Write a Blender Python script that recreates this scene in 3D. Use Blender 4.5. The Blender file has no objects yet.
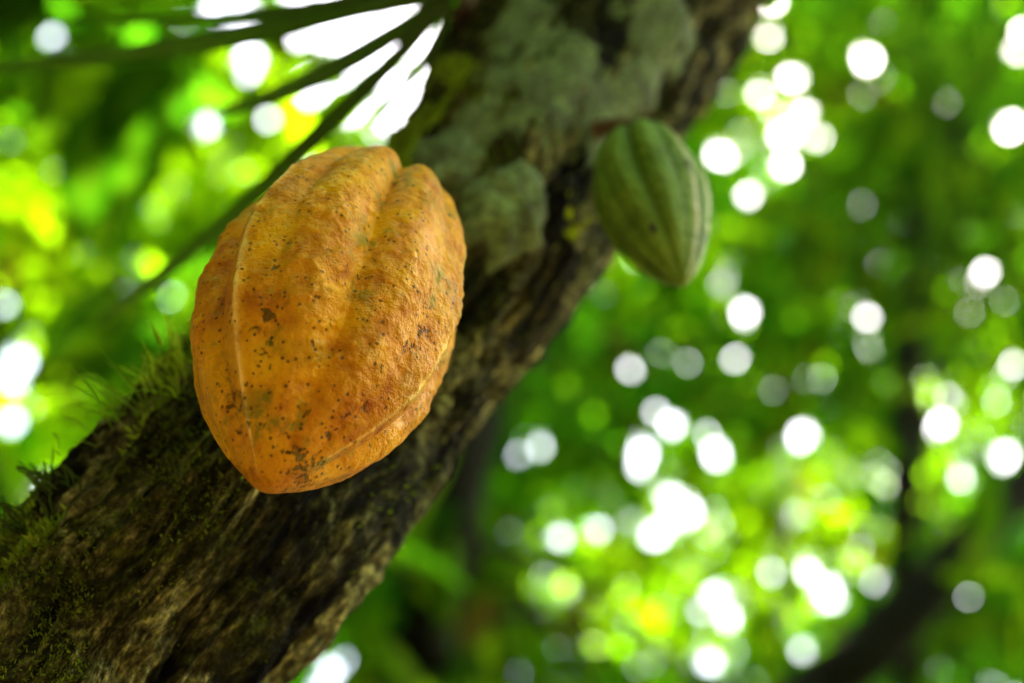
import bpy, math, random
import numpy as np
from mathutils import Vector

random.seed(7)
rng = np.random.default_rng(11)
sc = bpy.context.scene
COL = sc.collection

# ------------------------------------------------------------------ camera
PITCH = math.radians(40)
CAM = np.array([0.0, 0.0, 1.5])
FWD = np.array([0.0, math.cos(PITCH), math.sin(PITCH)])
RGT = np.array([1.0, 0.0, 0.0])
UPV = np.array([0.0, -math.sin(PITCH), math.cos(PITCH)])
FPX = 1024 * 50 / 36.0


def P(px, py, d):
    """world point that stands at depth d in the direction of px, py"""
    return CAM + d * (FWD + RGT * ((px - 512) / FPX) + UPV * ((341.5 - py) / FPX))


def proj(pts):
    q = np.asarray(pts) - CAM
    d = q @ FWD
    d = np.where(np.abs(d) < 1e-6, 1e-6, d)
    return 512 + FPX * (q @ RGT) / d, 341.5 - FPX * (q @ UPV) / d, d


cam_d = bpy.data.cameras.new("camera")
cam = bpy.data.objects.new("camera", cam_d)
COL.objects.link(cam)
cam.location = CAM
cam.rotation_euler = (math.radians(90) + PITCH, 0, 0)
cam_d.lens = 50
cam_d.sensor_width = 36
cam_d.clip_start = 0.02
cam_d.clip_end = 500
cam_d.dof.use_dof = True
cam_d.dof.focus_distance = 0.505
cam_d.dof.aperture_fstop = 4.0
cam_d.dof.aperture_blades = 0
sc.camera = cam

# ------------------------------------------------------------------ light
SUN_EL, SUN_AZ = 62, 62          # azimuth measured clockwise from +Y
el, az = math.radians(SUN_EL), math.radians(SUN_AZ)
SUN = np.array([math.cos(el) * math.sin(az), math.cos(el) * math.cos(az), math.sin(el)])
w = bpy.data.worlds.new("World")
sc.world = w
w.use_nodes = True
nt = w.node_tree
bg = nt.nodes["Background"]
sky = nt.nodes.new("ShaderNodeTexSky")
sky.sky_type = 'NISHITA'
sky.sun_disc = False
sky.sun_elevation = el
sky.sun_rotation = az
sky.dust_density = 10.0
sky.air_density = 1.0
sky.ozone_density = 0.5
nt.links.new(sky.outputs[0], bg.inputs[0])
bg.inputs[1].default_value = 0.15
sd = bpy.data.lights.new("sun", 'SUN')
sd.energy = 4.5
sd.angle = math.radians(0.5)
sd.color = (1.0, 0.94, 0.84)
so = bpy.data.objects.new("sun", sd)
COL.objects.link(so)
so.rotation_euler = Vector(SUN).to_track_quat('Z', 'Y').to_euler()
so.location = (2, -2, 8)

sc.view_settings.view_transform = 'Standard'
sc.view_settings.look = 'None'
sc.view_settings.exposure = 3.88
sc.view_settings.gamma = 1
sc.view_settings.use_curve_mapping = False
cy = sc.cycles
cy.use_denoising = True
try:
    cy.denoiser = 'OPENIMAGEDENOISE'
except Exception:
    pass
cy.max_bounces = 6
cy.diffuse_bounces = 4
cy.glossy_bounces = 2
cy.transmission_bounces = 5
cy.transparent_max_bounces = 4
cy.caustics_reflective = False
cy.caustics_refractive = False


# ------------------------------------------------------------------ noise
def _hash(ix, iy, iz, seed):
    h = (ix * 374761393 + iy * 668265263 + iz * 2147483647 + seed * 974634777) & 0xFFFFFFFF
    h = ((h ^ (h >> 13)) * 1274126177) & 0xFFFFFFFF
    h = (h ^ (h >> 16)) & 0xFFFFFFFF
    return h.astype(np.float64) / 4294967295.0


def noise(x, y, z, seed=0):
    x, y, z = np.broadcast_arrays(np.asarray(x, float), np.asarray(y, float), np.asarray(z, float))
    xi, yi, zi = np.floor(x).astype(np.int64), np.floor(y).astype(np.int64), np.floor(z).astype(np.int64)
    fx, fy, fz = x - xi, y - yi, z - zi
    fx, fy, fz = fx*fx*(3-2*fx), fy*fy*(3-2*fy), fz*fz*(3-2*fz)
    r = 0
    for a in (0, 1):
        for b in (0, 1):
            for c in (0, 1):
                r = r + _hash(xi+a, yi+b, zi+c, seed) * (fx if a else 1-fx) * (fy if b else 1-fy) * (fz if c else 1-fz)
    return r * 2 - 1


def fbm(x, y, z, octv=4, seed=0, gain=0.5):
    r, a, f = 0, 1.0, 1.0
    for k in range(octv):
        r = r + a * noise(x*f, y*f, z*f, seed+k*13)
        a *= gain
        f *= 2.03
    return r


# ------------------------------------------------------------------ mesh helpers
def mesh_obj(name, verts, faces, mat, parent=None, attrs=None, smooth=True):
    """verts (n,3) world, faces (m,k) int array with one k, attrs name->(n,) or (n,3)"""
    verts = np.asarray(verts, dtype=np.float64)
    faces = np.asarray(faces, dtype=np.int32)
    me = bpy.data.meshes.new(name)
    off = np.zeros(3)
    o = bpy.data.objects.new(name, me)
    if parent is not None:
        off = np.array(parent.location) + (np.array(parent.parent.location) if parent.parent else 0)
    else:
        off = verts.mean(axis=0)
        o.location = off
    v = (verts - off).astype(np.float32)
    me.vertices.add(len(v))
    me.vertices.foreach_set("co", v.ravel())
    k = faces.shape[1]
    me.loops.add(faces.size)
    me.loops.foreach_set("vertex_index", faces.ravel())
    me.polygons.add(len(faces))
    me.polygons.foreach_set("loop_start", np.arange(0, faces.size, k, dtype=np.int32))
    me.polygons.foreach_set("loop_total", np.full(len(faces), k, dtype=np.int32))
    me.polygons.foreach_set("use_smooth", np.full(len(faces), smooth, dtype=bool))
    me.update(calc_edges=True)
    me.validate()
    for an, av in (attrs or {}).items():
        av = np.asarray(av, dtype=np.float32)
        if av.ndim == 1:
            at = me.attributes.new(an, 'FLOAT', 'POINT')
            at.data.foreach_set("value", av)
        else:
            at = me.attributes.new(an, 'FLOAT_COLOR', 'POINT')
            c4 = np.ones((len(av), 4), dtype=np.float32)
            c4[:, :3] = av
            at.data.foreach_set("color", c4.ravel())
    me.materials.append(mat)
    COL.objects.link(o)
    if parent is not None:
        o.parent = parent
    return o


def empty(name, loc, label, cat, group=None):
    o = bpy.data.objects.new(name, None)
    o.empty_display_size = 0.05
    o.location = loc
    COL.objects.link(o)
    o['label'] = label
    o['category'] = cat
    if group:
        o['group'] = group
    return o


def grid_faces(nu, nv, wrap=True):
    i = np.arange(nu - 1)[:, None]
    j = np.arange(nv if wrap else nv - 1)[None, :]
    j2 = (j + 1) % nv
    return np.stack([i*nv + j, i*nv + j2, (i+1)*nv + j2, (i+1)*nv + j], -1).reshape(-1, 4)


def catmull(pts, n):
    pts = np.asarray(pts, float)
    p = np.vstack([2*pts[0]-pts[1], pts, 2*pts[-1]-pts[-2]])
    m = len(pts) - 1
    t = np.linspace(0, m, n)
    i = np.minimum(t.astype(int), m-1)
    f = (t - i)[:, None]
    p0, p1, p2, p3 = p[i], p[i+1], p[i+2], p[i+3]
    return 0.5*((2*p1) + (-p0+p2)*f + (2*p0-5*p1+4*p2-p3)*f*f + (-p0+3*p1-3*p2+p3)*f**3)


def frames(c, ref):
    T = np.gradient(c, axis=0)
    T /= np.linalg.norm(T, axis=1)[:, None]
    N = ref - (ref*T).sum(1)[:, None]*T
    N /= np.linalg.norm(N, axis=1)[:, None]
    return T, N, np.cross(T, N)


def tube(ctrl, radii, n=40, k=10, rough=0.0, seed=0):
    ctrl = np.asarray(ctrl, float)
    c = catmull(np.hstack([ctrl, np.asarray(radii, float)[:, None]]), n)
    r = np.maximum(c[:, 3], 1e-4)
    c = c[:, :3]
    T, N, B = frames(c, np.array([0.31, -0.85, 0.2]))
    th = np.linspace(0, 2*np.pi, k, endpoint=False)
    R = r[:, None]*np.ones(k)[None]
    if rough:
        s = np.cumsum(np.r_[0, np.linalg.norm(np.diff(c, axis=0), axis=1)])
        R = R*(1+rough*fbm(s[:, None]/r.mean(), np.cos(th)[None]*2, np.sin(th)[None]*2, 3, seed))
    v = c[:, None]+R[..., None]*(np.cos(th)[None, :, None]*N[:, None]+np.sin(th)[None, :, None]*B[:, None])
    return v.reshape(-1, 3), grid_faces(n, k)


def join(parts):
    vs, fs, o = [], [], 0
    for v, f in parts:
        vs.append(v)
        fs.append(np.asarray(f)+o)
        o += len(v)
    return np.vstack(vs), np.vstack(fs)


# ------------------------------------------------------------------ materials
def new_mat(name):
    m = bpy.data.materials.new(name)
    m.use_nodes = True
    n = m.node_tree
    b = n.nodes["Principled BSDF"]
    return m, n, b


def N(n, t, **kw):
    x = n.nodes.new(t)
    for k, v in kw.items():
        if k == 'ins':
            for i, val in v.items():
                if isinstance(val, bpy.types.NodeSocket):
                    n.links.new(val, x.inputs[i])
                else:
                    x.inputs[i].default_value = val
        else:
            setattr(x, k, v)
    return x


def ramp(n, fac, stops, interp='LINEAR'):
    r = n.nodes.new("ShaderNodeValToRGB")
    r.color_ramp.interpolation = interp
    e = r.color_ramp.elements
    while len(e) < len(stops):
        e.new(0.5)
    for i, (p, c) in enumerate(stops):
        e[i].position = p
        e[i].color = (*c, 1) if not isinstance(c, (int, float)) else (c, c, c, 1)
    n.links.new(fac, r.inputs[0])
    return r.outputs[0]


def mix(n, fac, a, b, mode='MIX'):
    x = n.nodes.new("ShaderNodeMix")
    x.data_type = 'RGBA'
    x.blend_type = mode
    for i, v in ((0, fac), (6, a), (7, b)):
        if isinstance(v, bpy.types.NodeSocket):
            n.links.new(v, x.inputs[i])
        else:
            x.inputs[i].default_value = (*v, 1) if isinstance(v, tuple) else v
    return x.outputs[2]


def math_(n, op, a, b=0.0, clamp=False):
    x = n.nodes.new("ShaderNodeMath")
    x.operation = op
    x.use_clamp = clamp
    for i, v in ((0, a), (1, b)):
        if isinstance(v, bpy.types.NodeSocket):
            n.links.new(v, x.inputs[i])
        else:
            x.inputs[i].default_value = v
    return x.outputs[0]


def tex_noise(n, vec, scale, detail=4, rough=0.55, dist=0.0):
    return N(n, "ShaderNodeTexNoise", ins={0: vec, 2: scale, 3: detail, 4: rough, 8: dist}).outputs[0]


# --- leaves (colour of each leaf comes from its own "tint")
def leaf_material(name, transl=0.55, rough=0.42, spec=0.15):
    m, n, b = new_mat(name)
    at = N(n, "ShaderNodeAttribute", attribute_name="tint")
    vein = N(n, "ShaderNodeAttribute", attribute_name="vein")
    geo = N(n, "ShaderNodeTexCoord")
    nz = tex_noise(n, geo.outputs["Object"], 22, 3)
    c1 = mix(n, 1.0, at.outputs[0], ramp(n, nz, [(0.3, 0.7), (0.7, 1.3)]), 'MULTIPLY')
    c2 = mix(n, math_(n, 'MULTIPLY', vein.outputs["Fac"], 0.25), c1, (0.12, 0.17, 0.02))
    n.links.new(c2, b.inputs["Base Color"])
    b.inputs["Roughness"].default_value = rough
    b.inputs["Specular IOR Level"].default_value = spec
    tr = n.nodes.new("ShaderNodeBsdfTranslucent")
    tc = mix(n, 1.0, c2, (1.5, 2.0, 0.3), 'MULTIPLY')
    n.links.new(tc, tr.inputs[0])
    ms = n.nodes.new("ShaderNodeMixShader")
    ms.inputs[0].default_value = transl
    n.links.new(b.outputs[0], ms.inputs[1])
    n.links.new(tr.outputs[0], ms.inputs[2])
    n.links.new(ms.outputs[0], n.nodes["Material Output"].inputs[0])
    return m


M_leaf = leaf_material("cacao_leaf_green", 0.62, 0.5, 0.0)
M_frond = leaf_material("palm_leaf_green", 0.35)
M_moss = leaf_material("moss_green", 0.4, 0.7)


def bark_material(name, dark, mid, light, moss, lichen, attr=True, bump=0.008):
    m, n, b = new_mat(name)
    tc = N(n, "ShaderNodeTexCoord").outputs["Object"]
    if attr:
        uv = N(n, "ShaderNodeAttribute", attribute_name="flow").outputs["Vector"]
    else:
        uv = tc
    mp = N(n, "ShaderNodeMapping", ins={0: uv, 3: (1, 1, 0.16)}).outputs[0]
    wob = N(n, "ShaderNodeTexNoise", ins={0: tc, 2: 14, 3: 3}).outputs[1]
    mpw = mix(n, 0.022, mp, wob, 'ADD')
    fib = tex_noise(n, mpw, 210, 6, 0.7)
    fis = tex_noise(n, mpw, 70, 5, 0.65, 0.6)
    grain = tex_noise(n, tc, 420, 4, 0.7)
    base = ramp(n, fis, [(0.41, dark), (0.5, mid), (0.62, light)])
    base = mix(n, ramp(n, fib, [(0.42, 0.0), (0.58, 0.9)]), mix(n, 1.0, base, (0.22, 0.22, 0.2), 'MULTIPLY'), base)
    mossn = tex_noise(n, tc, 19, 6, 0.68)
    if attr:
        mossn = math_(n, 'ADD', mossn, N(n, 'ShaderNodeAttribute', attribute_name='mossy').outputs['Fac'])
    mossg = tex_noise(n, tc, 130, 4, 0.7)
    mcol = ramp(n, mossg, [(0.35, tuple(x*0.25 for x in moss)), (0.55, moss), (0.72, tuple(min(1, x*2.1) for x in moss))])
    mm = math_(n, 'MULTIPLY', ramp(n, mossn, [(0.44, 0.0), (0.58, 1.0)]), ramp(n, mossg, [(0.36, 0.15), (0.56, 0.95)]))
    c = mix(n, mm, base, mcol)
    ln = tex_noise(n, tc, 30, 5, 0.62)
    lm = math_(n, 'MULTIPLY', ramp(n, ln, [(0.60, 0.0), (0.66, 0.8)]), ramp(n, grain, [(0.3, 0.2), (0.6, 1.0)]))
    c = mix(n, lm, c, lichen)
    mp2 = N(n, 'ShaderNodeMapping', ins={0: uv, 3: (1, 1, 0.4)}).outputs[0]
    sp1 = tex_noise(n, mp2, 420, 4, 0.75)
    c = mix(n, 1.0, c, ramp(n, sp1, [(0.38, (0.25, 0.24, 0.2)), (0.52, (0.9, 0.9, 0.9)), (0.66, (2.6, 2.6, 2.2))]), 'MULTIPLY')
    n.links.new(c, b.inputs["Base Color"])
    b.inputs["Roughness"].default_value = 0.85
    b.inputs["Specular IOR Level"].default_value = 0.08
    h = math_(n, 'ADD', math_(n, 'MULTIPLY', fib, 0.8), math_(n, 'ADD', math_(n, 'MULTIPLY', fis, 1.0), math_(n, 'MULTIPLY', grain, 0.25)))
    h = math_(n, 'ADD', h, math_(n, 'MULTIPLY', sp1, 0.5))
    h = math_(n, 'ADD', h, math_(n, 'MULTIPLY', math_(n, 'MULTIPLY', mm, mossg), 0.8))
    bp = N(n, "ShaderNodeBump", ins={0: 1.0, 1: bump, 2: h})
    # 4.5 has Filter Width before Height on some versions
    try:
        for s in bp.inputs:
            if s.name == "Height" and not s.is_linked:
                n.links.new(h, s)
            if s.name == "Distance":
                s.default_value = bump
    except Exception:
        pass
    n.links.new(bp.outputs[0], b.inputs["Normal"])
    return m


def set_bump(n, b, h, dist, strength=1.0):
    bp = n.nodes.new("ShaderNodeBump")
    bp.inputs["Strength"].default_value = strength
    bp.inputs["Distance"].default_value = dist
    n.links.new(h, bp.inputs["Height"])
    n.links.new(bp.outputs[0], b.inputs["Normal"])


M_bark = bark_material("mossy_bark", (0.002, 0.0018, 0.0007), (0.034, 0.037, 0.011), (0.34, 0.36, 0.145),
                       (0.035, 0.048, 0.004), (0.17, 0.20, 0.09))
M_bark_far = bark_material("dark_bark", (0.010, 0.007, 0.003), (0.020, 0.015, 0.005), (0.04, 0.032, 0.012),
                           (0.008, 0.012, 0.002), (0.02, 0.02, 0.01), attr=False)


def lichen_material(name, k):
    m, n, b = new_mat(name)
    tc = N(n, "ShaderNodeTexCoord").outputs["Object"]
    a = tex_noise(n, tc, 60, 5, 0.65)
    g = tex_noise(n, tc, 260, 4, 0.7)
    c = ramp(n, a, [(0.3, (0.02*k, 0.032*k, 0.010*k)), (0.5, (0.075*k, 0.135*k, 0.04*k)), (0.7, (0.15*k, 0.25*k, 0.085*k))])
    c = mix(n, ramp(n, g, [(0.4, 0.7), (0.6, 0.0)]), c, (0.02, 0.022, 0.008))
    n.links.new(c, b.inputs["Base Color"])
    b.inputs["Roughness"].default_value = 0.9
    set_bump(n, b, g, 0.001)
    return m


M_lichen = lichen_material('pale_lichen', 1.6)
M_lichen2 = lichen_material('olive_lichen', 1.1)


def ripe_material():
    m, n, b = new_mat("ripe_orange_skin")
    tc = N(n, "ShaderNodeTexCoord").outputs["Object"]
    ridge = N(n, "ShaderNodeAttribute", attribute_name="ridge").outputs["Fac"]
    green = N(n, "ShaderNodeAttribute", attribute_name="green").outputs["Fac"]
    big = tex_noise(n, tc, 26, 4, 0.6)
    med = tex_noise(n, tc, 120, 5, 0.65)
    c = ramp(n, big, [(0.32, (0.35, 0.102, 0.0006)), (0.5, (0.50, 0.215, 0.0006)), (0.68, (0.62, 0.36, 0.001))])
    c = mix(n, math_(n, 'MULTIPLY', ramp(n, med, [(0.35, 0.0), (0.7, 1.0)]), 0.5), c, (0.68, 0.40, 0.002))
    c = mix(n, math_(n, 'MULTIPLY', ramp(n, med, [(0.34, 1.0), (0.50, 0.0)]), 0.36), c, (0.20, 0.052, 0.001))  # red-brown pits, cavity shade painted into the skin colour
    # pale worn crests
    rb = math_(n, 'MULTIPLY', ridge, ramp(n, med, [(0.35, 0.35), (0.6, 1.0)]))
    c = mix(n, rb, c, (0.86, 0.68, 0.20))
    # green blotches kept in furrows and by the stem
    gn = tex_noise(n, tc, 70, 5, 0.7)
    gm = math_(n, 'MULTIPLY', green, ramp(n, gn, [(0.52, 0.0), (0.62, 0.8)]))
    c = mix(n, gm, c, (0.14, 0.16, 0.008))
    # dark lesions and specks
    wv = N(n, "ShaderNodeTexNoise", ins={0: tc, 2: 260, 3: 3}).outputs[1]
    tcd = mix(n, 0.011, tc, wv, 'ADD')
    v1 = N(n, "ShaderNodeTexVoronoi", ins={0: tcd, 2: 230.0})
    wb = tex_noise(n, tc, 300, 3, 0.6)
    d1 = math_(n, 'ADD', v1.outputs[0], math_(n, 'MULTIPLY', wb, 0.5))
    sel = tex_noise(n, tc, 38, 3, 0.6)
    rnd = N(n, "ShaderNodeSeparateColor", ins={0: v1.outputs[1]}).outputs[0]
    size = math_(n, 'MULTIPLY', math_(n, 'MULTIPLY', ramp(n, sel, [(0.45, 0.0), (0.62, 1.0)]), math_(n, 'ADD', green, 0.20)), 0.52)
    size = math_(n, 'ADD', size, math_(n, 'MULTIPLY', math_(n, 'GREATER_THAN', rnd, 0.86), math_(n, 'MULTIPLY', rnd, 0.22)))
    sp = math_(n, 'MULTIPLY', math_(n, 'SUBTRACT', math_(n, 'ADD', size, 0.16), d1), 5.0, True)
    speck = math_(n, 'MULTIPLY', sp, ramp(n, sel, [(0.36, 0.25), (0.5, 0.8)]))
    sc_ = ramp(n, med, [(0.4, (0.022, 0.018, 0.002)), (0.62, (0.070, 0.088, 0.006))])
    c = mix(n, speck, c, sc_)
    v2 = N(n, "ShaderNodeTexVoronoi", ins={0: tc, 2: 480.0})
    r2 = N(n, "ShaderNodeSeparateColor", ins={0: v2.outputs[1]}).outputs[1]
    fine = math_(n, 'MULTIPLY', math_(n, 'LESS_THAN', v2.outputs[0], 0.33), math_(n, 'GREATER_THAN', r2, 0.78))
    c = mix(n, math_(n, 'MULTIPLY', fine, 0.75), c, (0.035, 0.022, 0.003))
    n.links.new(c, b.inputs["Base Color"])
    n.links.new(ramp(n, med, [(0.3, 0.55), (0.7, 0.34)]), b.inputs["Roughness"])
    b.inputs["Specular IOR Level"].default_value = 0.13
    b.inputs["Subsurface Weight"].default_value = 0.08
    b.inputs["Subsurface Radius"].default_value = (1.0, 0.35, 0.05)
    b.inputs["Subsurface Scale"].default_value = 0.003
    leather = tex_noise(n, tc, 300, 4, 0.6, 0.4)
    patch = ramp(n, tex_noise(n, tc, 34, 3, 0.6), [(0.35, 0.35), (0.62, 1.1)])
    h = math_(n, 'MULTIPLY', patch, math_(n, 'ADD', math_(n, 'MULTIPLY', leather, 0.45), math_(n, 'MULTIPLY', med, 1.15)))
    h = math_(n, 'SUBTRACT', h, math_(n, 'MULTIPLY', speck, 0.25))
    set_bump(n, b, h, 0.0036, 1.0)
    return m


def unripe_material():
    m, n, b = new_mat("unripe_green_skin")
    tc = N(n, "ShaderNodeTexCoord").outputs["Object"]
    ridge = N(n, "ShaderNodeAttribute", attribute_name="ridge").outputs["Fac"]
    dark = N(n, "ShaderNodeAttribute", attribute_name="green").outputs["Fac"]
    big = tex_noise(n, tc, 45, 4, 0.6)
    med = tex_noise(n, tc, 230, 4, 0.6)
    c = ramp(n, big, [(0.3, (0.055, 0.130, 0.008)), (0.55, (0.115, 0.245, 0.018)), (0.75, (0.21, 0.36, 0.05))])
    c = mix(n, math_(n, 'MULTIPLY', dark, 0.55), c, (0.022, 0.060, 0.004))
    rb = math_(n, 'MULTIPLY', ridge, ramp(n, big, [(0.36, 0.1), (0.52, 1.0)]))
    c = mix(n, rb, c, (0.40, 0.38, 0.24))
    v1 = N(n, "ShaderNodeTexVoronoi", ins={0: tc, 2: 90.0})
    r1 = N(n, "ShaderNodeSeparateColor", ins={0: v1.outputs[1]}).outputs[0]
    sp = math_(n, 'MULTIPLY', math_(n, 'LESS_THAN', v1.outputs[0], 0.22), math_(n, 'GREATER_THAN', r1, 0.88))
    c = mix(n, math_(n, 'MULTIPLY', sp, 0.8), c, (0.02, 0.02, 0.008))
    n.links.new(c, b.inputs["Base Color"])
    b.inputs["Roughness"].default_value = 0.5
    b.inputs["Specular IOR Level"].default_value = 0.2
    set_bump(n, b, math_(n, 'ADD', med, math_(n, 'MULTIPLY', big, 1.0)), 0.0025, 1.0)
    return m


def plain_material(name, c0, c1, scale, rough=0.8, bump=0.002):
    m, n, b = new_mat(name)
    tc = N(n, "ShaderNodeTexCoord").outputs["Object"]
    a = tex_noise(n, tc, scale, 6, 0.65)
    n.links.new(ramp(n, a, [(0.35, c0), (0.65, c1)]), b.inputs["Base Color"])
    b.inputs["Roughness"].default_value = rough
    set_bump(n, b, a, bump)
    return m


M_ripe = ripe_material()
M_unripe = unripe_material()
M_stalk = plain_material("brown_stalk", (0.03, 0.022, 0.008), (0.12, 0.075, 0.022), 180)
M_hole = plain_material("dark_scar", (0.012, 0.01, 0.006), (0.03, 0.022, 0.012), 300)
M_litter = plain_material("leaf_litter", (0.035, 0.022, 0.009), (0.12, 0.08, 0.035), 9, 0.9, 0.02)

# ------------------------------------------------------------------ ground
gx = np.concatenate([-np.geomspace(200, 2, 22), np.linspace(-1.8, 1.8, 13), np.geomspace(2, 200, 22)])
GX, GY = np.meshgrid(gx, gx, indexing='ij')
GZ = 0.08*fbm(GX*0.6, GY*0.6, 0, 4, 5) - 0.03
ground = mesh_obj("forest_floor", np.stack([GX, GY, GZ], -1).reshape(-1, 3),
                  grid_faces(len(gx), len(gx), wrap=False), M_litter)
ground['kind'] = 'structure'

# ------------------------------------------------------------------ main trunk
TR = [  # px, py, depth, radius in px
    (-25, 838, 0.535, 172), (100, 677, 0.578, 158), (230, 512, 0.618, 143), (340, 393, 0.680, 127),
    (455, 262, 0.745, 117), (548, 120, 0.835, 122), (612, 2, 0.930, 134), (690, -150, 1.06, 138)]
pts = np.array([[*P(a, b_, d), r*d/FPX] for a, b_, d, r in TR])
lowdir = pts[0, :3]-pts[1, :3]
low = [np.array([*(pts[0, :3]+lowdir*0.9+np.array([0, 0.02, -0.06])), 0.072])]
low.insert(0, np.array([low[0][0]-0.10, low[0][1]+0.03, 0.55, 0.085]))
low.insert(0, np.array([low[0][0]-0.03, low[0][1]+0.04, -0.08, 0.13]))
updir = pts[-1, :3]-pts[-2, :3]
up = [np.array([*(pts[-1, :3]+updir*1.2+np.array([0.0, 0.02, 0.05])), 0.098])]
up.append(np.array([*(up[-1][:3]+np.array([0.10, 0.10, 0.55])), 0.085]))
up.append(np.array([*(up[-1][:3]+np.array([0.05, 0.12, 0.7])), 0.055]))
ctrl = np.vstack([low, pts, up])
NU, NV = 1500, 420
# dense sampling where seen
cc = catmull(ctrl, 4000)
arc = np.cumsum(np.r_[0, np.linalg.norm(np.diff(cc[:, :3], axis=0), axis=1)])
pxs, pys, _ = proj(cc[:, :3])
vis = (pxs > -250) & (pxs < 900) & (pys > -250) & (pys < 950)
wgt = np.where(vis, 1.0, 0.06)
cw = np.cumsum(wgt*np.r_[0, np.diff(arc)])
cw /= cw[-1]
idx = np.interp(np.linspace(0, 1, NU), cw, np.arange(4000))
TC = np.stack([np.interp(idx, np.arange(4000), cc[:, k]) for k in range(4)], 1)
TS = np.interp(idx, np.arange(4000), arc)
Rr = TC[:, 3]
TCc = TC[:, :3]
TT, TN, TB = frames(TCc, -FWD)
th = np.linspace(-np.pi, np.pi, NV, endpoint=False)
cs, sn = np.cos(th)[None], np.sin(th)[None]
S = TS[:, None]
rr = Rr[:, None]
# lumps, flutes, twisted fissures, scars
tw = th[None] + 0.5*S
cs2, sn2 = np.cos(tw), np.sin(tw)
lump = 0.085*fbm(S*9, cs*1.2, sn*1.2, 3, 21)
flute = 0.045*fbm(S*5, cs2*3.1, sn2*3.1, 3, 33)
fw = 0.25*fbm(S*18, cs*2, sn*2, 3, 40)
fis = fbm(S*26, cs2*9+fw, sn2*9+fw, 4, 45, 0.6)
fis2 = fbm(S*70, cs2*24, sn2*24, 3, 52, 0.6)
knob = fbm(S*60, cs*6, sn*6, 3, 60)
disp = lump + flute + 0.045*np.minimum(fis*1.6, 0.6) + 0.032*fis2 + 0.022*np.maximum(knob, 0)
RAD = rr*(1+disp)
TV = TCc[:, None]+RAD[..., None]*(cs[..., None]*TN[:, None]+sn[..., None]*TB[:, None])
flow = np.stack([cs2*rr*0.9, sn2*rr*0.9, S*np.ones_like(cs2)], -1).reshape(-1, 3)
TVS = TCc[:, None]+(rr*(1+lump+flute))[..., None]*(cs[..., None]*TN[:, None]+sn[..., None]*TB[:, None])
TNORM0 = cs[..., None]*TN[:, None]+sn[..., None]*TB[:, None]
tree = empty("cacao_tree", tuple(TCc[0]), "leaning mossy brown trunk crossing from lower left to top centre behind the orange pod", "tree")
trunk = mesh_obj("trunk", TV.reshape(-1, 3), grid_faces(NU, NV), M_bark, tree, {"flow": flow, "mossy": (0.05-0.20*np.clip((TNORM0 @ RGT)-0.1, 0, 1)).ravel()})

TPX, TPY, TD = proj(TV)
TNORM = cs[..., None]*TN[:, None]+sn[..., None]*TB[:, None]
FACE = (TNORM @ (-FWD)) > 0.0


def trunk_hit(px, py):
    d = (TPX-px)**2+(TPY-py)**2
    d = np.where(FACE, d, 1e9)
    i, j = np.unravel_index(np.argmin(d), d.shape)
    return i, j


def trunk_at(s_off, t_off, i, j, h):
    ii = np.clip(i+s_off, 0, NU-1.001)
    jj = (j+t_off) % NV
    i0, j0 = ii.astype(int), jj.astype(int)
    fi, fj = (ii-i0)[..., None], (jj-j0)[..., None]
    j1 = (j0+1) % NV
    p = (TVS[i0, j0]*(1-fi)*(1-fj)+TVS[i0+1, j0]*fi*(1-fj)+TVS[i0, j1]*(1-fi)*fj+TVS[i0+1, j1]*fi*fj)
    return p+TNORM[i0, j0]*h[..., None]


def lichen_patch(px, py, r, aspect, seed, mat=M_lichen, thick=0.004, label=None, name="lichen_patch"):
    i, j = trunk_hit(px, py)
    ds = TS[min(i+1, NU-1)]-TS[i]
    dt = 2*np.pi/NV*Rr[i]
    nr, na = 16, 72
    a = np.linspace(0, 2*np.pi, na, endpoint=False)[None]
    q = np.linspace(0, 1, nr)[:, None]
    edge = 1+0.30*fbm(np.cos(a)*1.6, np.sin(a)*1.6, seed, 3, seed)+0.07*fbm(np.cos(a)*7, np.sin(a)*7, seed, 2, seed+3)
    u = q*edge*np.cos(a)*r*aspect
    v = q*edge*np.sin(a)*r
    h = thick*(1-q**3)*(0.8+0.25*fbm(u*90, v*90, seed, 3, seed+9))+0.0012-0.004*q**6
    p = trunk_at(u/ds, v/dt, i, j, h)
    o = mesh_obj(name, p.reshape(-1, 3), grid_faces(nr, na), mat, tree)
    if label:
        o['label'] = label
    return o


lichen_patch(503, 214, 0.026, 1.1, 3, label="round pale green lichen patch beside the orange pod", thick=0.010)
lichen_patch(449, 152, 0.022, 1.2, 5, mat=M_lichen2, label="oval grey green lichen patch above the orange pod")
lichen_patch(560, 75, 0.050, 1.0, 8, mat=M_lichen2, thick=0.002, label="broad grey green lichen patch high on the trunk")
lichen_patch(655, 30, 0.034, 1.3, 12, mat=M_lichen2, thick=0.002, label="faint olive lichen patch at the top edge of the trunk")

lichen_patch(498, 118, 0.022, 1.6, 29, mat=M_lichen2, thick=0.0015)
lichen_patch(628, 92, 0.024, 1.5, 31, mat=M_lichen2, thick=0.0015)
lichen_patch(520, 30, 0.026, 1.4, 37, mat=M_lichen2, thick=0.0015)

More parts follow.
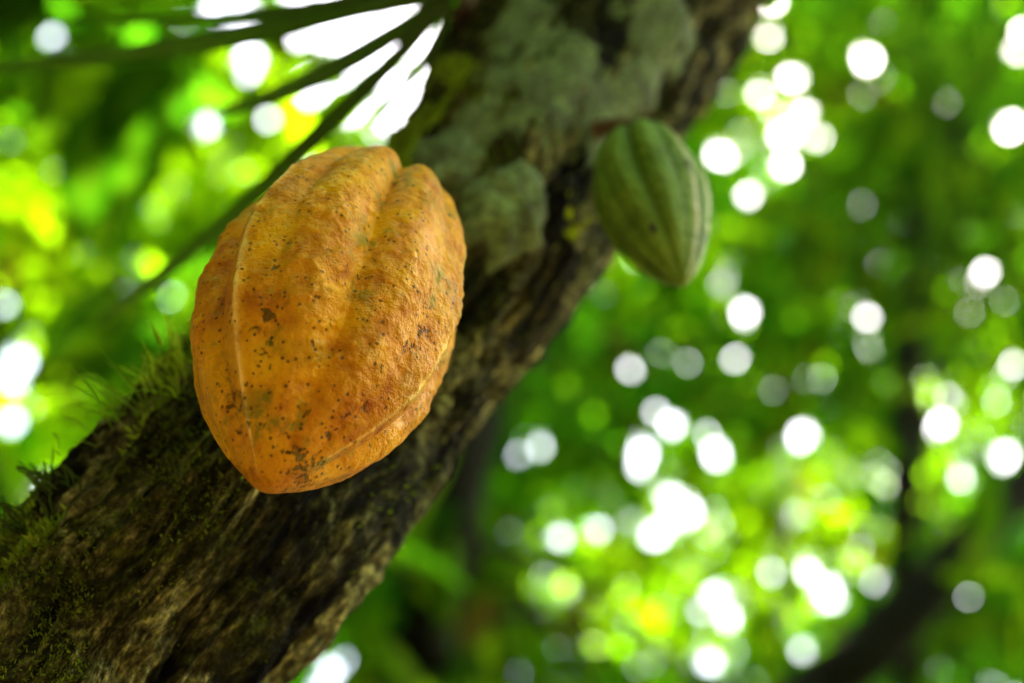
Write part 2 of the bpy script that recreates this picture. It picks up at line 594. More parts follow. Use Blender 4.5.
# ------------------------------------------------------------------ leaf template
def leaf_template(ns=8, tip=1.0, droop=0.25, fold=0.16, wmax=0.19):
    t = np.linspace(0, 1, ns)
    wid = wmax*np.sin(np.pi*t**0.85)**0.8*(1-0.25*t)
    wid[0] = 0.012
    wid[-1] = 0.004
    z = -droop*t**2
    v = []
    for k in range(ns):
        v += [(t[k], -wid[k], z[k]+fold*wid[k]), (t[k], 0, z[k]), (t[k], wid[k], z[k]+fold*wid[k])]
    f = []
    for k in range(ns-1):
        a = 3*k
        f += [(a, a+1, a+4, a+3), (a+1, a+2, a+5, a+4)]
    vein = np.tile([0, 1, 0], ns)
    outline = [3*k for k in range(ns)]+[3*k+2 for k in range(ns-1, -1, -1)]
    return np.array(v), np.array(f), vein.astype(float), outline


LT = leaf_template()
BLT = leaf_template(7, droop=0.45, fold=0.3, wmax=0.045)


def outside(V, m=25):
    vx, vy, vd = proj(V)
    return ~((vd > 0) & (vx > -m) & (vx < 1024+m) & (vy > -m) & (vy < 683+m)).any(axis=1)


def leaf_dirs(n, lo=-75, hi=10):
    a = rng.uniform(0, 2*np.pi, n)
    e = np.radians(rng.uniform(lo, hi, n))
    X = np.stack([np.cos(e)*np.cos(a), np.cos(e)*np.sin(a), np.sin(e)], 1)
    Z = np.array([0, 0, 1.0])+rng.normal(0, 0.45, (n, 3))
    Y = np.cross(Z, X)
    Y /= np.linalg.norm(Y, axis=1)[:, None]
    Z = np.cross(X, Y)
    return X, Y, Z


def place(T, base, X, Y, Z, L):
    return base[:, None]+L[:, None, None]*(T[None, :, 0, None]*X[:, None]+T[None, :, 1, None]*Y[:, None]+T[None, :, 2, None]*Z[:, None])


def leaves_obj(name, T, V, tint, mat, parent):
    n = len(V)
    nvt = T[0].shape[0]
    f = (T[1][None]+(np.arange(n)*nvt)[:, None, None]).reshape(-1, 4)
    tt = np.repeat(tint, nvt, axis=0)
    return mesh_obj(name, V.reshape(-1, 3), f, mat, parent, {"tint": tt, "vein": np.tile(T[2], n)})


# ------------------------------------------------------------------ the openings in the canopy (where sky shows)
GAPS = [  # direction of an opening and its half width
    (773, 2, 6), (767, 39, 5), (793, 78, 7), (868, 60, 7.5), (785, 134, 8), (817, 137, 6.5), (787, 166, 6.5),
    (751, 195, 6.5), (720, 157, 8), (724, 283, 6.5), (745, 312, 6.5), (867, 318, 6), (986, 273, 6),
    (1010, 128, 7.5), (1022, 30, 5), (1018, 52, 4), (758, 95, 4), (804, 112, 4), (965, 282, 3),
    (631, 371, 6), (687, 362, 3.6), (735, 358, 5.6), (650, 348, 2.6),
    (905, 398, 4.8), (942, 398, 7.5), (940, 425, 8), (1004, 457, 8.5), (1014, 365, 4.5), (961, 480, 4.5),
    (800, 437, 9), (672, 425, 6.5), (656, 413, 4.5), (643, 453, 8.5), (640, 468, 6), (706, 434, 4.8), (717, 454, 8.5),
    (542, 446, 4.8), (519, 454, 4.8), (670, 498, 7.5), (687, 512, 9), (655, 536, 8.5), (670, 522, 6),
    (599, 529, 4.6), (560, 538, 4.3), (498, 547, 5.8), (771, 571, 5.5), (807, 572, 5.8), (827, 590, 7.5), (829, 602, 6),
    (877, 580, 5.4), (1009, 527, 4.8), (940, 599, 4.6), (968, 597, 3.2), (715, 595, 7), (728, 618, 6), (700, 612, 4),
    (710, 665, 8), (803, 650, 5), (760, 677, 4), (520, 672, 4.2), (565, 590, 3.2),
    (50, 37, 6.5), (208, 126, 6), (250, 58, 10), (250, 75, 6), (215, 8, 10), (240, 12, 12), (182, 22, 3),
    (300, 165, 7), (173, 297, 4.6), (127, 295, 4.2), (20, 362, 11), (14, 380, 9), (12, 422, 9), (62, 395, 5.2), (5, 305, 4.5),
    (40, 487, 11), (28, 498, 8), (12, 510, 8), (330, 672, 8.5), (322, 690, 9), (345, 662, 5), (135, 262, 4), (268, 118, 5),
    (300, 5, 14), (330, 2, 18), (365, 2, 18), (300, 35, 9), (325, 35, 12), (345, 35, 14), (365, 22, 14), (380, 10, 12),
    (395, 45, 16), (380, 65, 15), (365, 85, 15), (350, 108, 12), (410, 40, 14), (310, 88, 14), (330, 75, 10), (395, 85, 10),
    (420, 70, 10), (412, 92, 8), (400, 108, 8), (388, 122, 7), (376, 132, 5), (420, 20, 14), (430, 50, 12), (400, 20, 14),
]
Q = 3                                      # bookkeeping cell
MX0, MX1, MY0, MY1 = -330, 1354, -300, 980
GW, GH = (MX1-MX0)//Q, (MY1-MY0)//Q
gapm = np.zeros((GH, GW), bool)
yy, xx = np.mgrid[0:GH, 0:GW]
ypx, xpx = MY0+(yy+0.5)*Q, MX0+(xx+0.5)*Q
for (gx_, gy_, gr) in GAPS:
    gapm |= (xpx-gx_)**2+(ypx-gy_)**2 < (gr*0.98)**2
# random openings out of the picture
for _ in range(170):
    a, b_ = rng.uniform(MX0, MX1), rng.uniform(MY0, MY1)
    if -20 < a < 1044 and -20 < b_ < 703:
        continue
    gapm |= (xpx-a)**2+(ypx-b_)**2 < rng.uniform(4, 9)**2


def poly_cells(vx, vy):
    x0, x1 = max(0, int((vx.min()-MX0)/Q)), min(GW, int((vx.max()-MX0)/Q)+2)
    y0, y1 = max(0, int((vy.min()-MY0)/Q)), min(GH, int((vy.max()-MY0)/Q)+2)
    if x1 <= x0 or y1 <= y0:
        return None
    X, Y = xpx[y0:y1, x0:x1], ypx[y0:y1, x0:x1]
    ins = np.zeros(X.shape, bool)
    n = len(vx)
    for k in range(n):
        ax, ay, bx, by = vx[k], vy[k], vx[(k+1) % n], vy[(k+1) % n]
        if ay == by:
            continue
        c = ((ay > Y) != (by > Y)) & (X < (bx-ax)*(Y-ay)/(by-ay)+ax)
        ins ^= c
    return (slice(y0, y1), slice(x0, x1)), ins


def cover(depth_fn, size_fn, tint_fn, passes, cov, want=1, dens=None, dirs=(-75, 10), keep=1.0):
    """grow leaves until every direction but the openings is closed"""
    out = []
    tin = []
    for step, (n, shrink) in enumerate(passes):
        if want:
            cand = np.argwhere((cov < want) & ~gapm)
            if len(cand) == 0:
                break
            pick = cand[rng.integers(0, len(cand), n)]
            cx, cyy = MX0+(pick[:, 1]+rng.random(n))*Q, MY0+(pick[:, 0]+rng.random(n))*Q
        else:
            cx, cyy = rng.uniform(MX0, MX1, n), rng.uniform(MY0, MY1, n)
            if dens is not None:
                kk = rng.random(n) < dens(cx, cyy)
                cx, cyy = cx[kk], cyy[kk]
        n = len(cx)
        D = depth_fn(cx, cyy)*rng.uniform(0.88, 1.14, n)
        L = size_fn(cx, cyy)*rng.uniform(0.7, 1.25, n)*shrink
        c = CAM+D[:, None]*(FWD+RGT*((cx-512)/FPX)[:, None]+UPV*((341.5-cyy)/FPX)[:, None])
        X, Y, Z = leaf_dirs(n, *dirs)
        V = place(LT[0], c-X*(L*0.5)[:, None], X, Y, Z, L)
        vx, vy, _ = proj(V[:, LT[3]])
        tnt = tint_fn(cx, cyy, c)
        for k in range(n):
            if want:
                ic, jc = int((cyy[k]-MY0)/Q), int((cx[k]-MX0)/Q)
                if cov[min(ic, GH-1), min(jc, GW-1)] >= want:
                    continue
            mx_, my_ = vx[k].mean(), vy[k].mean()
            r2 = poly_cells(mx_+(vx[k]-mx_)*0.86, my_+(vy[k]-my_)*0.80)
            if r2 is None or (r2[1] & gapm[r2[0]]).any():
                continue
            cov[r2[0]] += r2[1]
            out.append(V[k])
            tin.append(tnt[k])
    return np.array(out), np.array(tin)


def gauss(x, y, cx, cy_, sx, sy=None):
    sy = sy or sx
    return np.exp(-((x-cx)/sx)**2-((y-cy_)/sy)**2)


def bright(x, y):      # how yellow leaves are tinted in a direction: young foliage plus painted sunlight
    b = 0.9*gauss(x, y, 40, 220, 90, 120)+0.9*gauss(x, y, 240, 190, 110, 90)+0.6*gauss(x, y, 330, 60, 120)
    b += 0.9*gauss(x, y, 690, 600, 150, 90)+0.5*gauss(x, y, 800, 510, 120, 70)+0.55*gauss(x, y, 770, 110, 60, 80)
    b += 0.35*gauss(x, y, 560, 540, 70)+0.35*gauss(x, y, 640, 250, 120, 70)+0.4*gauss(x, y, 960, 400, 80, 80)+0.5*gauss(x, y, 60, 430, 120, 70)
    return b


def shade(x, y):       # leaf overlap in a direction, also painted into leaf tints as shade
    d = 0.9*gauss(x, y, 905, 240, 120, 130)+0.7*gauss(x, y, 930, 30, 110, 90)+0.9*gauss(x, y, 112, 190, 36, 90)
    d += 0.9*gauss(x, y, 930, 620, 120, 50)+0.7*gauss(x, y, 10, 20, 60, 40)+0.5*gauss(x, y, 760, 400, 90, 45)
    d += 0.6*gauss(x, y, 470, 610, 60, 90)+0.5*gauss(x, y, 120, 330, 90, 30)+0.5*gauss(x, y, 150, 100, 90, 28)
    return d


def depth_far(x, y):
    return 5.2+2.4*np.clip((x-250)/700, 0, 1)


def depth_near(x, y):
    return 2.6+2.2*np.clip((x-250)/600, 0, 1)


YEL = np.array([0.225, 0.31, 0.006])
GRN = np.array([0.013, 0.092, 0.001])
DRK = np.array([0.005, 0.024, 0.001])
BRN = np.array([0.045, 0.020, 0.003])


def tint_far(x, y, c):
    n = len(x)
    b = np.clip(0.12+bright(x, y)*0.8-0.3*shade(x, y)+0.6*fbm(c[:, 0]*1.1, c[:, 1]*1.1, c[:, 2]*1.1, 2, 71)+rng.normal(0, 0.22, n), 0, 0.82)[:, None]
    dk = np.clip(shade(x, y)*0.8+0.35*fbm(c[:, 0]*0.9, c[:, 1]*0.9, c[:, 2]*0.9, 2, 75), 0, 0.9)[:, None]  # shade painted into the far leaf colour by direction
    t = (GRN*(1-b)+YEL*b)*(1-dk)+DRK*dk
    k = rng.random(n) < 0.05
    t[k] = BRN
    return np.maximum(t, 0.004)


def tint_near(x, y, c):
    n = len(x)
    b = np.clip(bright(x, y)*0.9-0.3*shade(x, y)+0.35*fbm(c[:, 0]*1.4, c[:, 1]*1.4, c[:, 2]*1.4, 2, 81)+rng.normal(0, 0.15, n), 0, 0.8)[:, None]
    d = np.clip(0.35+shade(x, y), 0, 1)[:, None]  # near leaves coloured darker to stand for shade
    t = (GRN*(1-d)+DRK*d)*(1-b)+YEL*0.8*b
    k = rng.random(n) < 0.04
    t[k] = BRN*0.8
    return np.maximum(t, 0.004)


covB = np.zeros((GH, GW), np.int16)
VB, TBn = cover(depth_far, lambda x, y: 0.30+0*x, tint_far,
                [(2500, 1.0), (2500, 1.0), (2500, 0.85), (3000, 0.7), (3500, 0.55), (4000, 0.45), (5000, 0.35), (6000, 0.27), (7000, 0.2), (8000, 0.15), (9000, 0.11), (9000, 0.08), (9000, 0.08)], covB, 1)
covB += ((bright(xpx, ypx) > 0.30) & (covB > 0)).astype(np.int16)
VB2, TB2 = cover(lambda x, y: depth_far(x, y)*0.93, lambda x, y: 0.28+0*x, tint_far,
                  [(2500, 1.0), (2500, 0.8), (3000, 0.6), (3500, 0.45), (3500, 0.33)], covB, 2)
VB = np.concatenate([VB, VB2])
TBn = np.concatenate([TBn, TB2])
hang = []
for (a, b_, d_, l_) in [(108, 95, 2.0, 0.27), (135, 110, 2.3, 0.25), (170, 60, 2.1, 0.26)]:
    X = np.array([[rng.normal(0, 0.12), rng.normal(0, 0.15), -1.0]])
    X /= np.linalg.norm(X)
    Yh = np.cross(-FWD[None], X)
    Yh /= np.linalg.norm(Yh)
    hang.append(place(LT[0], P(a, b_, d_)[None], X, Yh, np.cross(X, Yh), np.array([l_]))[0])
covA = np.zeros((GH, GW), np.int16)
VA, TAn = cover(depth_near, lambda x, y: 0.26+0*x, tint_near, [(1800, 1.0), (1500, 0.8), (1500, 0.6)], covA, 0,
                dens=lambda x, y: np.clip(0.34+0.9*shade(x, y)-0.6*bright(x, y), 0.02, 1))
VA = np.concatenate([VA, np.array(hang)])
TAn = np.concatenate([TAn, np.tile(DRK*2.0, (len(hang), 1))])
fr = (xpx > 0) & (xpx < 1024) & (ypx > 0) & (ypx < 683)
print("inframe open", float((((covB+covA) == 0) & fr & ~gapm).sum()/fr.sum()), 'gap', float((gapm & fr).sum()/fr.sum()), 'cells', GH*GW)
print("leaves", len(VB), len(VA), "open", float(((covB+covA) == 0).mean()), float(gapm.mean()))

# trees that carry the foliage: each leaf belongs to the tree standing nearest to it
FAR = [  # base x, y ; label
    (-2.3, 5.2, "pale yellow green tree behind the narrow palm leaflets at upper left"),
    (1.3, 6.3, "out of focus tree with yellow green leaves low in the middle of the background"),
    (4.4, 6.6, "far deep green tree with many small sky gaps at the right edge"),
]
NEAR = [
    (-1.7, 2.6, "nearer broad leaved tree with long hanging dark leaves left of the orange pod"),
    (0.25, 3.7, "blurred tree between the mossy trunk and the lower middle, thin upright brown stem"),
    (2.3, 3.9, "dark green shaded tree behind the small green pod, toward the right edge"),
]


def bg_tree(x, y, label, V, T, top, stem_pts, stem_r, limb_seed):
    root = empty("broadleaf_tree", (x, y, 0), label, "tree")
    v, f = tube(stem_pts, stem_r, 60, 16, 0.12, limb_seed)
    parts = [(v, f)]
    rg = np.random.default_rng(limb_seed)
    cen = V.reshape(-1, 3)
    sp = catmull(np.array(stem_pts), 50)
    for q in range(14):
        tgt = cen[rg.integers(0, len(cen))]
        s0 = sp[rg.integers(22, 50)]
        m1 = (s0*0.6+tgt*0.4)+np.array([0, 0, 0.12])
        tx, ty, td = proj(np.array([s0*(1-u)+tgt*u for u in (0.2, 0.5, 0.8)]))
        cells_x, cells_y = ((tx-MX0)/Q).astype(int), ((ty-MY0)/Q).astype(int)
        r0 = 0.02*rg.uniform(0.6, 1.2)
        parts.append(tube([s0, m1, tgt], [r0, r0*0.6, r0*0.2], 14, 7, 0.05, q))
    v, f = join(parts)
    mesh_obj("trunk", v, f, M_bark_far, root)
    cr = leaves_obj("crown", LT, V, T, M_leaf, root)
    return root


def assign(V, trees):
    c = V.mean(axis=1)
    d = np.stack([(c[:, 0]-t[0])**2+0.3*(c[:, 1]-t[1])**2 for t in trees], 1)
    return np.argmin(d, 1)


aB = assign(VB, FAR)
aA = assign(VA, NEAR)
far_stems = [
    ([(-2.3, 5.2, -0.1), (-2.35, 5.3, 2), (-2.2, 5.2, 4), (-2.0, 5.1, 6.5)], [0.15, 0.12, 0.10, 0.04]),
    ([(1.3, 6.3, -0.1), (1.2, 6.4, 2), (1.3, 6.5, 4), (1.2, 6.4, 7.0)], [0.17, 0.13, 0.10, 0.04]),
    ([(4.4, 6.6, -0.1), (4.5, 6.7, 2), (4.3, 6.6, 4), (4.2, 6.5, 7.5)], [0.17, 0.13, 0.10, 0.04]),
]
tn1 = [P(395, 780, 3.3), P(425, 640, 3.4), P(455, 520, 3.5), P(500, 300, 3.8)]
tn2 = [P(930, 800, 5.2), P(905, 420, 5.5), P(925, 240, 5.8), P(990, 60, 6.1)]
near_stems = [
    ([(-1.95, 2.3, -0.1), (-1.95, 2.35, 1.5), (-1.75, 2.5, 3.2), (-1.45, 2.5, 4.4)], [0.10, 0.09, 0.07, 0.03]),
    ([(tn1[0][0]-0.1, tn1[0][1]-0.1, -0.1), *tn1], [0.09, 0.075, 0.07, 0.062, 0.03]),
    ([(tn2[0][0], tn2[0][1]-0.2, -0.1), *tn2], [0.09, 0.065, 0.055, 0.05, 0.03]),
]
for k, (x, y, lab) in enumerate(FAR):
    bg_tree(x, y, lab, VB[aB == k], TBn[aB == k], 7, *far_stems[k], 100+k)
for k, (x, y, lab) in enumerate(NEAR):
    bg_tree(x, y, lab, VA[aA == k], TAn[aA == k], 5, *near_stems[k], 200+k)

# the leaning dark limb at the lower right
lt = empty("bare_tree", (0.7, 2.4, 0), "dark leaning blurred limb crossing the lower right corner", "tree")
l0 = P(780, 740, 4.3)
v, f = tube([(l0[0]-0.2, l0[1]-0.5, -0.1), l0+np.array([-0.1, -0.2, -0.8]), l0, P(880, 640, 4.4), P(1010, 500, 4.6), P(1160, 330, 4.9), P(1300, 120, 5.3)],
            [0.13, 0.105, 0.092, 0.085, 0.072, 0.055, 0.03], 80, 18, 0.12, 9)
mesh_obj("trunk", v, f, M_bark_far, lt)

# ------------------------------------------------------------------ crown of the leaning tree (overhead, outside the picture)
n = 2600
top = ctrl[-1][:3]
c = top+rng.normal(0, 1, (n, 3))*np.array([0.75, 0.75, 0.42])+SUN*0.5+np.array([0.1, -0.2, 0.1])  # unseen crown leaves shifted sunward to keep sun off the pods
px_, py_, dd_ = proj(c)
ok = ~((dd_ > 0) & (px_ > -140) & (px_ < 1164) & (py_ > -160) & (py_ < 900))
c = c[ok]
n = len(c)
X, Y, Z = leaf_dirs(n)
L = rng.uniform(0.16, 0.30, n)
V = place(LT[0], c, X, Y, Z, L)
V = V[outside(V)]
b_ = rng.random(len(V))[:, None]
crown = leaves_obj("crown", LT, V, (GRN*(1-b_*0.5)+YEL*b_*0.5), M_leaf, tree)


def shade_cluster(cen, n, sig):
    c = cen+rng.normal(0, 1, (n, 3))*sig
    px_, py_, dd_ = proj(c)
    c = c[~((dd_ > 0) & (px_ > -110) & (px_ < 1134) & (py_ > -130) & (py_ < 900))]
    X, Y, Z = leaf_dirs(len(c), -40, 20)
    V = place(LT[0], c, X, Y, Z, rng.uniform(0.16, 0.26, len(c)))
    return V[outside(V)]


mid = P(520, 250, 0.68)
VS = np.concatenate([shade_cluster(mid+SUN*1.0, 260, 0.30), shade_cluster(mid+SUN*1.5, 300, 0.40)])  # unseen leaf clusters added between sun and pods to block direct light
sun_blocker = leaves_obj("sun_blocker_leaves", LT, VS, np.tile(GRN, (len(VS), 1)), M_leaf, tree)

# ------------------------------------------------------------------ added unseen leaf roof above and behind the camera, dims the skylight
n = 23000
dv = rng.normal(0, 1, (n, 3))
dv[:, 2] = np.abs(dv[:, 2])
dv /= np.linalg.norm(dv, axis=1)[:, None]
c = CAM+dv*rng.uniform(3.2, 5.0, n)[:, None]
px_, py_, dd_ = proj(c)
ok = ~((dd_ > 0) & (px_ > MX0+60) & (px_ < MX1-60) & (py_ > MY0+60) & (py_ < MY1-60))
ok &= (dv @ SUN < math.cos(math.radians(24))) | (rng.random(n) < 0.25)
KEY = np.array([0.40, 0.15, 0.904])
ok &= (dv @ KEY < math.cos(math.radians(36))) | (rng.random(n) < 0.12)  # opening left in the added leaves so skylight falls as a key
ok &= dv[:, 2] > 0.03
c = c[ok]
n = len(c)
X, Y, Z = leaf_dirs(n)
V = place(LT[0], c, X, Y, Z, rng.uniform(0.28, 0.5, n))
b_ = rng.random(n)[:, None]
roof = leaves_obj("canopy_light_blocker", LT, V, (GRN*(1-b_*0.6)+YEL*b_*0.6), M_leaf, None)
roof['kind'] = 'stuff'
roof['label'] = "unseen green leaf canopy added overhead to dim and shape the skylight"
roof['category'] = "light-blocking canopy"


# ------------------------------------------------------------------ cacao pods
def pod_mesh(stem, tip, rmax, prof, lobes, roll, nu, nv, seed, bulge=0.10, wart=0.014, cb=0.010, ck=0.0, bnd=-0.05):
    stem, tip = np.array(stem), np.array(tip)
    ax = tip-stem
    L = np.linalg.norm(ax)
    ax /= L
    n0 = -FWD-(-FWD@ax)*ax
    n0 /= np.linalg.norm(n0)
    b0 = np.cross(n0, ax)
    t = (1-np.cos(np.linspace(0, np.pi, nu)))/2
    pt, pr = np.array(prof).T
    # smooth profile
    tt = np.linspace(0, 1, 400)
    pp = catmull(np.array(prof), 400)
    R = np.interp(t, pp[:, 0], pp[:, 1])
    ph = np.linspace(0, 2*np.pi, nv, endpoint=False)
    A, Tm = np.meshgrid(ph, t)
    x = (A-roll)/(2*np.pi/5)
    x = x+0.05*np.sin(Tm*5+A)                # lines wander a little
    main = np.abs(x-np.round(x))             # 0 on a main furrow, .5 on the secondary one
    sec = 0.5-main
    crest = np.abs(main-0.25)
    a1, a2 = lobes
    env = np.clip(Tm/0.10, 0, 1)**0.7*(1-0.45*Tm)*np.clip((1-Tm)/0.10, 0, 1)
    g = -a1*np.exp(-(main/0.12)**1.35)*env-a2*np.exp(-(sec/0.10)**1.5)*env
    g = g+(cb+ck*np.exp(-(((A-roll+0.94+np.pi) % (2*np.pi)-np.pi)/0.3)**2))*np.exp(-(crest/0.045)**2)*np.clip(Tm*3, 0, 1)*np.clip((1-Tm)/0.08, 0, 1)
    cx_, sx_ = np.cos(A), np.sin(A)
    rr_ = R[:, None]*rmax
    ux, uy, uz = rr_*cx_, rr_*sx_, Tm*L
    lumps = 0.020*fbm(ux*38, uy*38, uz*38, 3, seed)
    w1 = fbm(ux*170, uy*170, uz*150, 3, seed+4, 0.55)
    w2 = fbm(ux*420, uy*420, uz*420, 2, seed+8)
    wr = wart*np.maximum(w1, -0.2)+wart*0.25*w2
    wr = wr*(0.45+0.75*np.exp(-(crest/0.14)**2))
    rad = rr_*(1+g+lumps*np.minimum(1, (1-Tm)*5)+wr*np.clip((1-Tm)*6, 0.2, 1))
    # shoulders rise around the sunken stalk end
    sh = bulge*rmax*np.exp(-(Tm/0.14)**2)*(1-np.exp(-(main/0.12)**2))
    zz = Tm*L-sh*np.clip(R[:, None]*2, 0, 1)
    bend = bnd*rmax*np.sin(np.pi*Tm)
    v = stem+zz[..., None]*ax+rad[..., None]*(cx_[..., None]*n0+sx_[..., None]*b0)+bend[..., None]*b0
    ridge = np.exp(-(crest/0.022)**2)
    furrow = np.maximum(np.exp(-(main/0.10)**2), 0.8*np.exp(-(sec/0.08)**2))
    return v, grid_faces(nu, nv)[:, ::-1], ridge, furrow, (ax, n0, b0), Tm, A


# ---- the ripe pod
POD_ROLL = 0.27
stem, tip = P(388, 195, 0.600), P(264, 487, 0.480)
prof = [(0, 0.0), (0.008, 0.20), (0.03, 0.42), (0.075, 0.62), (0.15, 0.785), (0.27, 0.92), (0.42, 0.995), (0.56, 0.97),
        (0.70, 0.855), (0.82, 0.63), (0.91, 0.385), (0.965, 0.195), (0.99, 0.10), (1, 0.0)]
v, f, ridge, furrow, (ax, n0, b0), Tm, A = pod_mesh(stem, tip, 0.0503, prof, (0.235, 0.075), POD_ROLL, 620, 760, 301, ck=0.022, bnd=-0.045)
# worn pale line is strongest on the crest at the left
Aw = (A+np.pi) % (2*np.pi)-np.pi
rl = ridge*(0.10+0.9*np.exp(-((Aw-(POD_ROLL-0.94))/0.25)**2)+0.5*np.exp(-((Aw-(POD_ROLL+0.94))/0.25)**2))*(0.75+0.6*np.clip(fbm(A*2, Tm*9, 0, 2, 5)+0.4, 0, 1))*np.clip((1-Tm)/0.06, 0, 1)
gr = np.clip(furrow*0.8+0.5*(1-Tm)**2+0.15+0.8*np.exp(-((Tm-0.93)/0.05)**2), 0, 1)
pod = empty("cacao_pod", tuple(stem), "large ripe orange yellow ribbed pod with dark specks hanging in front of the trunk", "cacao pod", "pods hanging from the trunk")
body = mesh_obj("skin", v.reshape(-1, 3), f, M_ripe, pod, {"ridge": rl.ravel(), "green": gr.ravel()})
ti, tj = trunk_hit(430, 215)
a0 = TV[ti, tj]-TNORM[ti, tj]*0.01
vv, ff = tube([stem+ax*0.006, stem-ax*0.008, (stem*0.55+a0*0.45)-ax*0.012, a0], [0.0055, 0.005, 0.006, 0.010], 30, 16, 0.08, 3)
mesh_obj("stalk", vv, ff, M_stalk, pod)

# ---- the unripe pod
stem2, tip2 = P(633, 136, 0.730), P(683, 284, 0.650)
prof2 = [(0, 0.0), (0.01, 0.18), (0.04, 0.40), (0.11, 0.68), (0.22, 0.90), (0.36, 1.0), (0.50, 0.99), (0.64, 0.87),
         (0.77, 0.69), (0.87, 0.48), (0.945, 0.27), (0.985, 0.12), (1, 0.0)]
v, f, ridge, furrow, (ax2, n2, b2), Tm, A = pod_mesh(stem2, tip2, 0.0276, prof2, (0.23, 0.07), -0.16, 300, 400, 401, 0.08, 0.016, 0.02)
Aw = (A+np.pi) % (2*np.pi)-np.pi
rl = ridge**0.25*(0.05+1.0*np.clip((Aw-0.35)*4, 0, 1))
pod2 = empty("cacao_pod", tuple(stem2), "small unripe green pod with pale ridges hanging right of the trunk", "cacao pod", "pods hanging from the trunk")
mesh_obj("skin", v.reshape(-1, 3), f, M_unripe, pod2, {"ridge": rl.ravel(), "green": furrow.ravel()})
sx_, sy_, sd_ = proj(v)
q = (sx_-653)**2+(sy_-229)**2+np.where(sd_ > 0.69, 1e6, 0)
qi, qj = np.unravel_index(np.argmin(q), q.shape)
pc = v[qi, qj]
e1 = v[qi+3, qj]-pc
e1 /= np.linalg.norm(e1)
e2 = v[qi, (qj+3) % 400]-pc
e2 -= (e2@e1)*e1
e2 /= np.linalg.norm(e2)
nn = np.cross(e1, e2)
nn *= np.sign(nn @ (-FWD))
aa = np.linspace(0, 2*np.pi, 24, endpoint=False)[None]
qq = np.linspace(0.02, 1, 6)[:, None]
sv = pc+(qq*np.cos(aa)*0.0030)[..., None]*e1+(qq*np.sin(aa)*0.0015)[..., None]*e2+(0.0005*(1-qq**2)*np.ones_like(aa)+0.0003)[..., None]*nn
mesh_obj("scar", sv.reshape(-1, 3), grid_faces(6, 24), M_hole, pod2)
ti, tj = trunk_hit(590, 135)
a0 = TV[ti, tj]-TNORM[ti, tj]*0.01
vv, ff = tube([stem2+ax2*0.004, stem2-ax2*0.008, (stem2*0.5+a0*0.5)-ax2*0.010, a0], [0.0045, 0.004, 0.005, 0.009], 30, 14, 0.08, 4)
mesh_obj("stalk", vv, ff, M_stalk, pod2)


# ------------------------------------------------------------------ palm leaf at upper left
def blade(pts3, wid, fold=0.25, n=26, face=None):
    c = catmull(np.array(pts3), n)
    T, Nn, B = frames(c, face if face is not None else -FWD)
    t = np.linspace(0, 1, n)
    ww = wid*np.clip(np.sin(np.pi*np.clip(t*0.92+0.07, 0, 1))**0.55, 0.05, 1)
    V_ = np.stack([c-B*ww[:, None]+Nn*(fold*ww)[:, None], c, c+B*ww[:, None]+Nn*(fold*ww)[:, None]], 1)
    fl = []
    for k in range(n-1):
        a = 3*k
        fl += [(a, a+1, a+4, a+3), (a+1, a+2, a+5, a+4)]
    return V_.reshape(-1, 3), np.array(fl), np.tile([0, 1, 0], n).astype(float)


hub = P(452, -4, 0.80)
palm = empty("palm_leaf", tuple(hub), "fan of narrow dark green leaflets spreading left from the trunk top against white sky", "palm leaf")
BL = [  # pixel course with depths, half width
    ([(452, -4, 0.800), (360, 8, 0.820), (250, 34, 0.860), (130, 54, 0.900), (-60, 74, 0.980)], 0.0075),
    ([(452, -4, 0.800), (395, 34, 0.810), (340, 66, 0.830), (270, 98, 0.860), (215, 112, 0.880)], 0.0065),
    ([(452, -4, 0.800), (404, 50, 0.800), (335, 118, 0.810), (255, 195, 0.830), (165, 272, 0.860), (100, 320, 0.900)], 0.0056),
    ([(452, -4, 0.800), (432, 48, 0.790), (402, 88, 0.790), (368, 130, 0.780)], 0.0028),
    ([(452, -4, 0.800), (410, -12, 0.810), (300, 8, 0.830), (180, 20, 0.870), (40, 20, 0.930)], 0.0032),
]
for pl, wd in BL:
    vv, ff, ve = blade([P(*q) for q in pl], wd*1.0)
    mesh_obj("leaflet", vv, ff, M_frond, palm, {"tint": np.tile([0.016, 0.048, 0.004], (len(vv), 1)), "vein": ve})
ti, tj = trunk_hit(470, 10)
vv, ff = tube([TV[ti, tj], (TV[ti, tj]+hub)/2, hub], [0.012, 0.010, 0.006], 14, 12, 0.1, 4)
mesh_obj("leaf_stalk", vv, ff, M_stalk, palm)

# ------------------------------------------------------------------ moss and small growth on the trunk
vi = np.argwhere((TPX > -120) & (TPX < 620) & (TPY > 60) & (TPY < 800) & ((TNORM @ (-FWD)) > -0.5))
mn = fbm(TV[vi[:, 0], vi[:, 1]][:, 0]*30, TV[vi[:, 0], vi[:, 1]][:, 1]*30, TV[vi[:, 0], vi[:, 1]][:, 2]*30, 3, 91)
tv = th[vi[:, 1]]
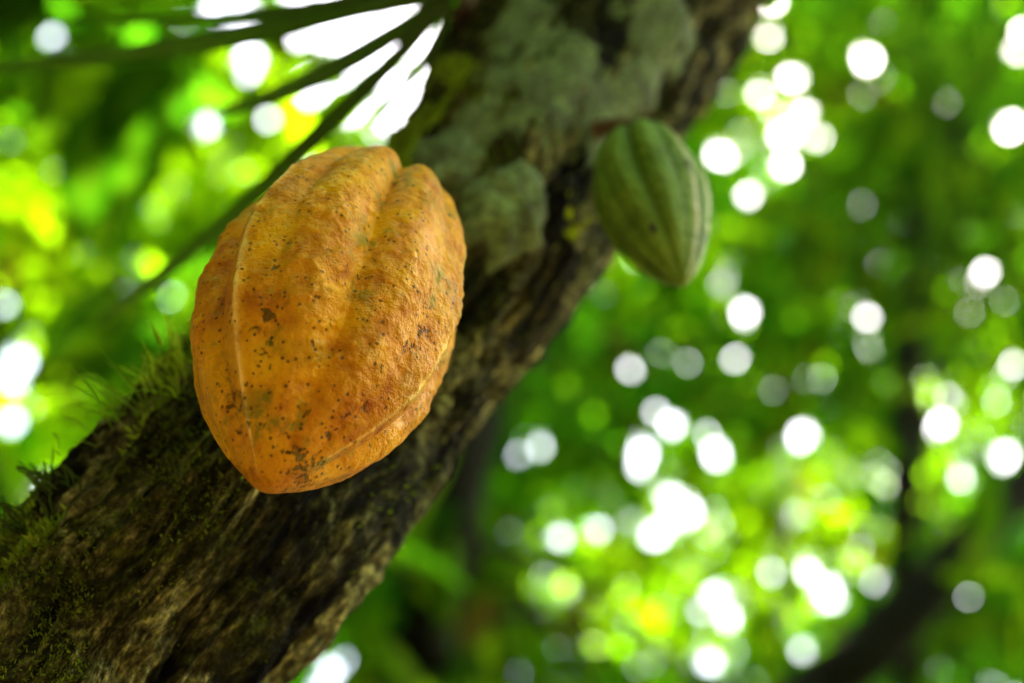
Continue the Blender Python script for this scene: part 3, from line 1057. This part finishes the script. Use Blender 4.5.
# which side is the left (upper) side of the trunk
left = (TNORM[vi[:, 0], vi[:, 1]] @ RGT) < -0.35
prob = np.where(left, 0.9, 0.22)*np.where((TNORM[vi[:, 0], vi[:, 1]] @ RGT) > 0.35, 0.1, 1.0)*np.clip(mn+0.15, 0, 1)
prob /= prob.sum()
n = 42000
sel = vi[rng.choice(len(vi), n, p=prob)]
base = TV[sel[:, 0], sel[:, 1]]
nrm = TNORM[sel[:, 0], sel[:, 1]]
X = nrm+rng.normal(0, 0.55, (n, 3))+np.array([0, 0, 0.25])
X /= np.linalg.norm(X, axis=1)[:, None]
Y = np.cross(rng.normal(0, 1, (n, 3)), X)
Y /= np.linalg.norm(Y, axis=1)[:, None]
Z = np.cross(X, Y)
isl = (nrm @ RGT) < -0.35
L = rng.uniform(0.0012, 0.0032, n)*np.where(isl, 1.7, 1.0)
MT = leaf_template(4, droop=0.3, fold=0.2, wmax=0.16)
V = place(MT[0], base-nrm*0.0005, X, Y, Z, L)
b_ = rng.random(n)[:, None]
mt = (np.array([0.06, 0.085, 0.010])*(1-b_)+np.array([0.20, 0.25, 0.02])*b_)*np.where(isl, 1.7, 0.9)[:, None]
mo = leaves_obj("moss", MT, V, mt, M_moss, tree)
mo['kind'] = 'stuff'
mo['label'] = "olive and yellow green moss growing over the bark"


def tuft(px, py, nb, lmin, lmax, wid, spread, lean, label, tint, cat="plant", name="epiphyte_tuft"):
    ti, tj = trunk_hit(px, py)
    p0, nn = TV[ti, tj], TNORM[ti, tj]
    root = empty(name, tuple(p0), label, cat, "small plants rooted on the trunk")
    vs, fs, vn, tn, o = [], [], [], [], 0
    for _ in range(nb):
        b0_ = p0+rng.normal(0, 0.006, 3)-nn*0.001
        d = nn*0.7+np.array(lean)+rng.normal(0, spread, 3)
        d /= np.linalg.norm(d)
        Lh = rng.uniform(lmin, lmax)
        q = [b0_, b0_+d*Lh*0.5, b0_+d*Lh*0.9+np.array([0, 0, -0.16*Lh])+rng.normal(0, 0.06, 3)*Lh]
        a, b2_, c2 = blade(q, wid*rng.uniform(0.6, 1.2), 0.3, 9, rng.normal(0, 1, 3))
        vs.append(a); fs.append(b2_+o); vn.append(c2)
        k = rng.uniform(0.6, 1.3)
        tn.append(np.tile(np.array(tint)*k, (len(a), 1)))
        o += len(a)
    mesh_obj("blades", np.vstack(vs), np.vstack(fs), M_moss, root, {"tint": np.vstack(tn), "vein": np.concatenate(vn)})
    return root


tuft(178, 385, 40, 0.012, 0.030, 0.00045, 0.5, (-0.5, -0.1, 0.75), "feathery yellow green tuft on the trunk edge left of the orange pod", (0.28, 0.36, 0.03))
tuft(130, 420, 30, 0.015, 0.038, 0.00045, 0.45, (-0.8, 0, 0.3), "wispy grassy tuft on the trunk edge, below the feathery one", (0.16, 0.26, 0.02))
tuft(195, 362, 36, 0.008, 0.018, 0.0022, 0.5, (-0.3, 0, 0.9), "small bright leafy sprig touching the left side of the orange pod", (0.34, 0.42, 0.02))
tuft(12, 545, 60, 0.008, 0.022, 0.0009, 0.6, (-0.5, 0, 0.8), "dark crinkled sprig against the white sky gap at the left edge", (0.03, 0.05, 0.01))
tuft(60, 490, 60, 0.006, 0.016, 0.0008, 0.6, (-0.5, 0, 0.8), "short dark moss sprig on the trunk edge beside the lower white gap", (0.035, 0.055, 0.01))
tuft(566, 216, 12, 0.006, 0.013, 0.0030, 0.6, (0, -0.3, 0.3), "tiny yellow leafed seedling on the bark between the two pods", (0.22, 0.22, 0.015))
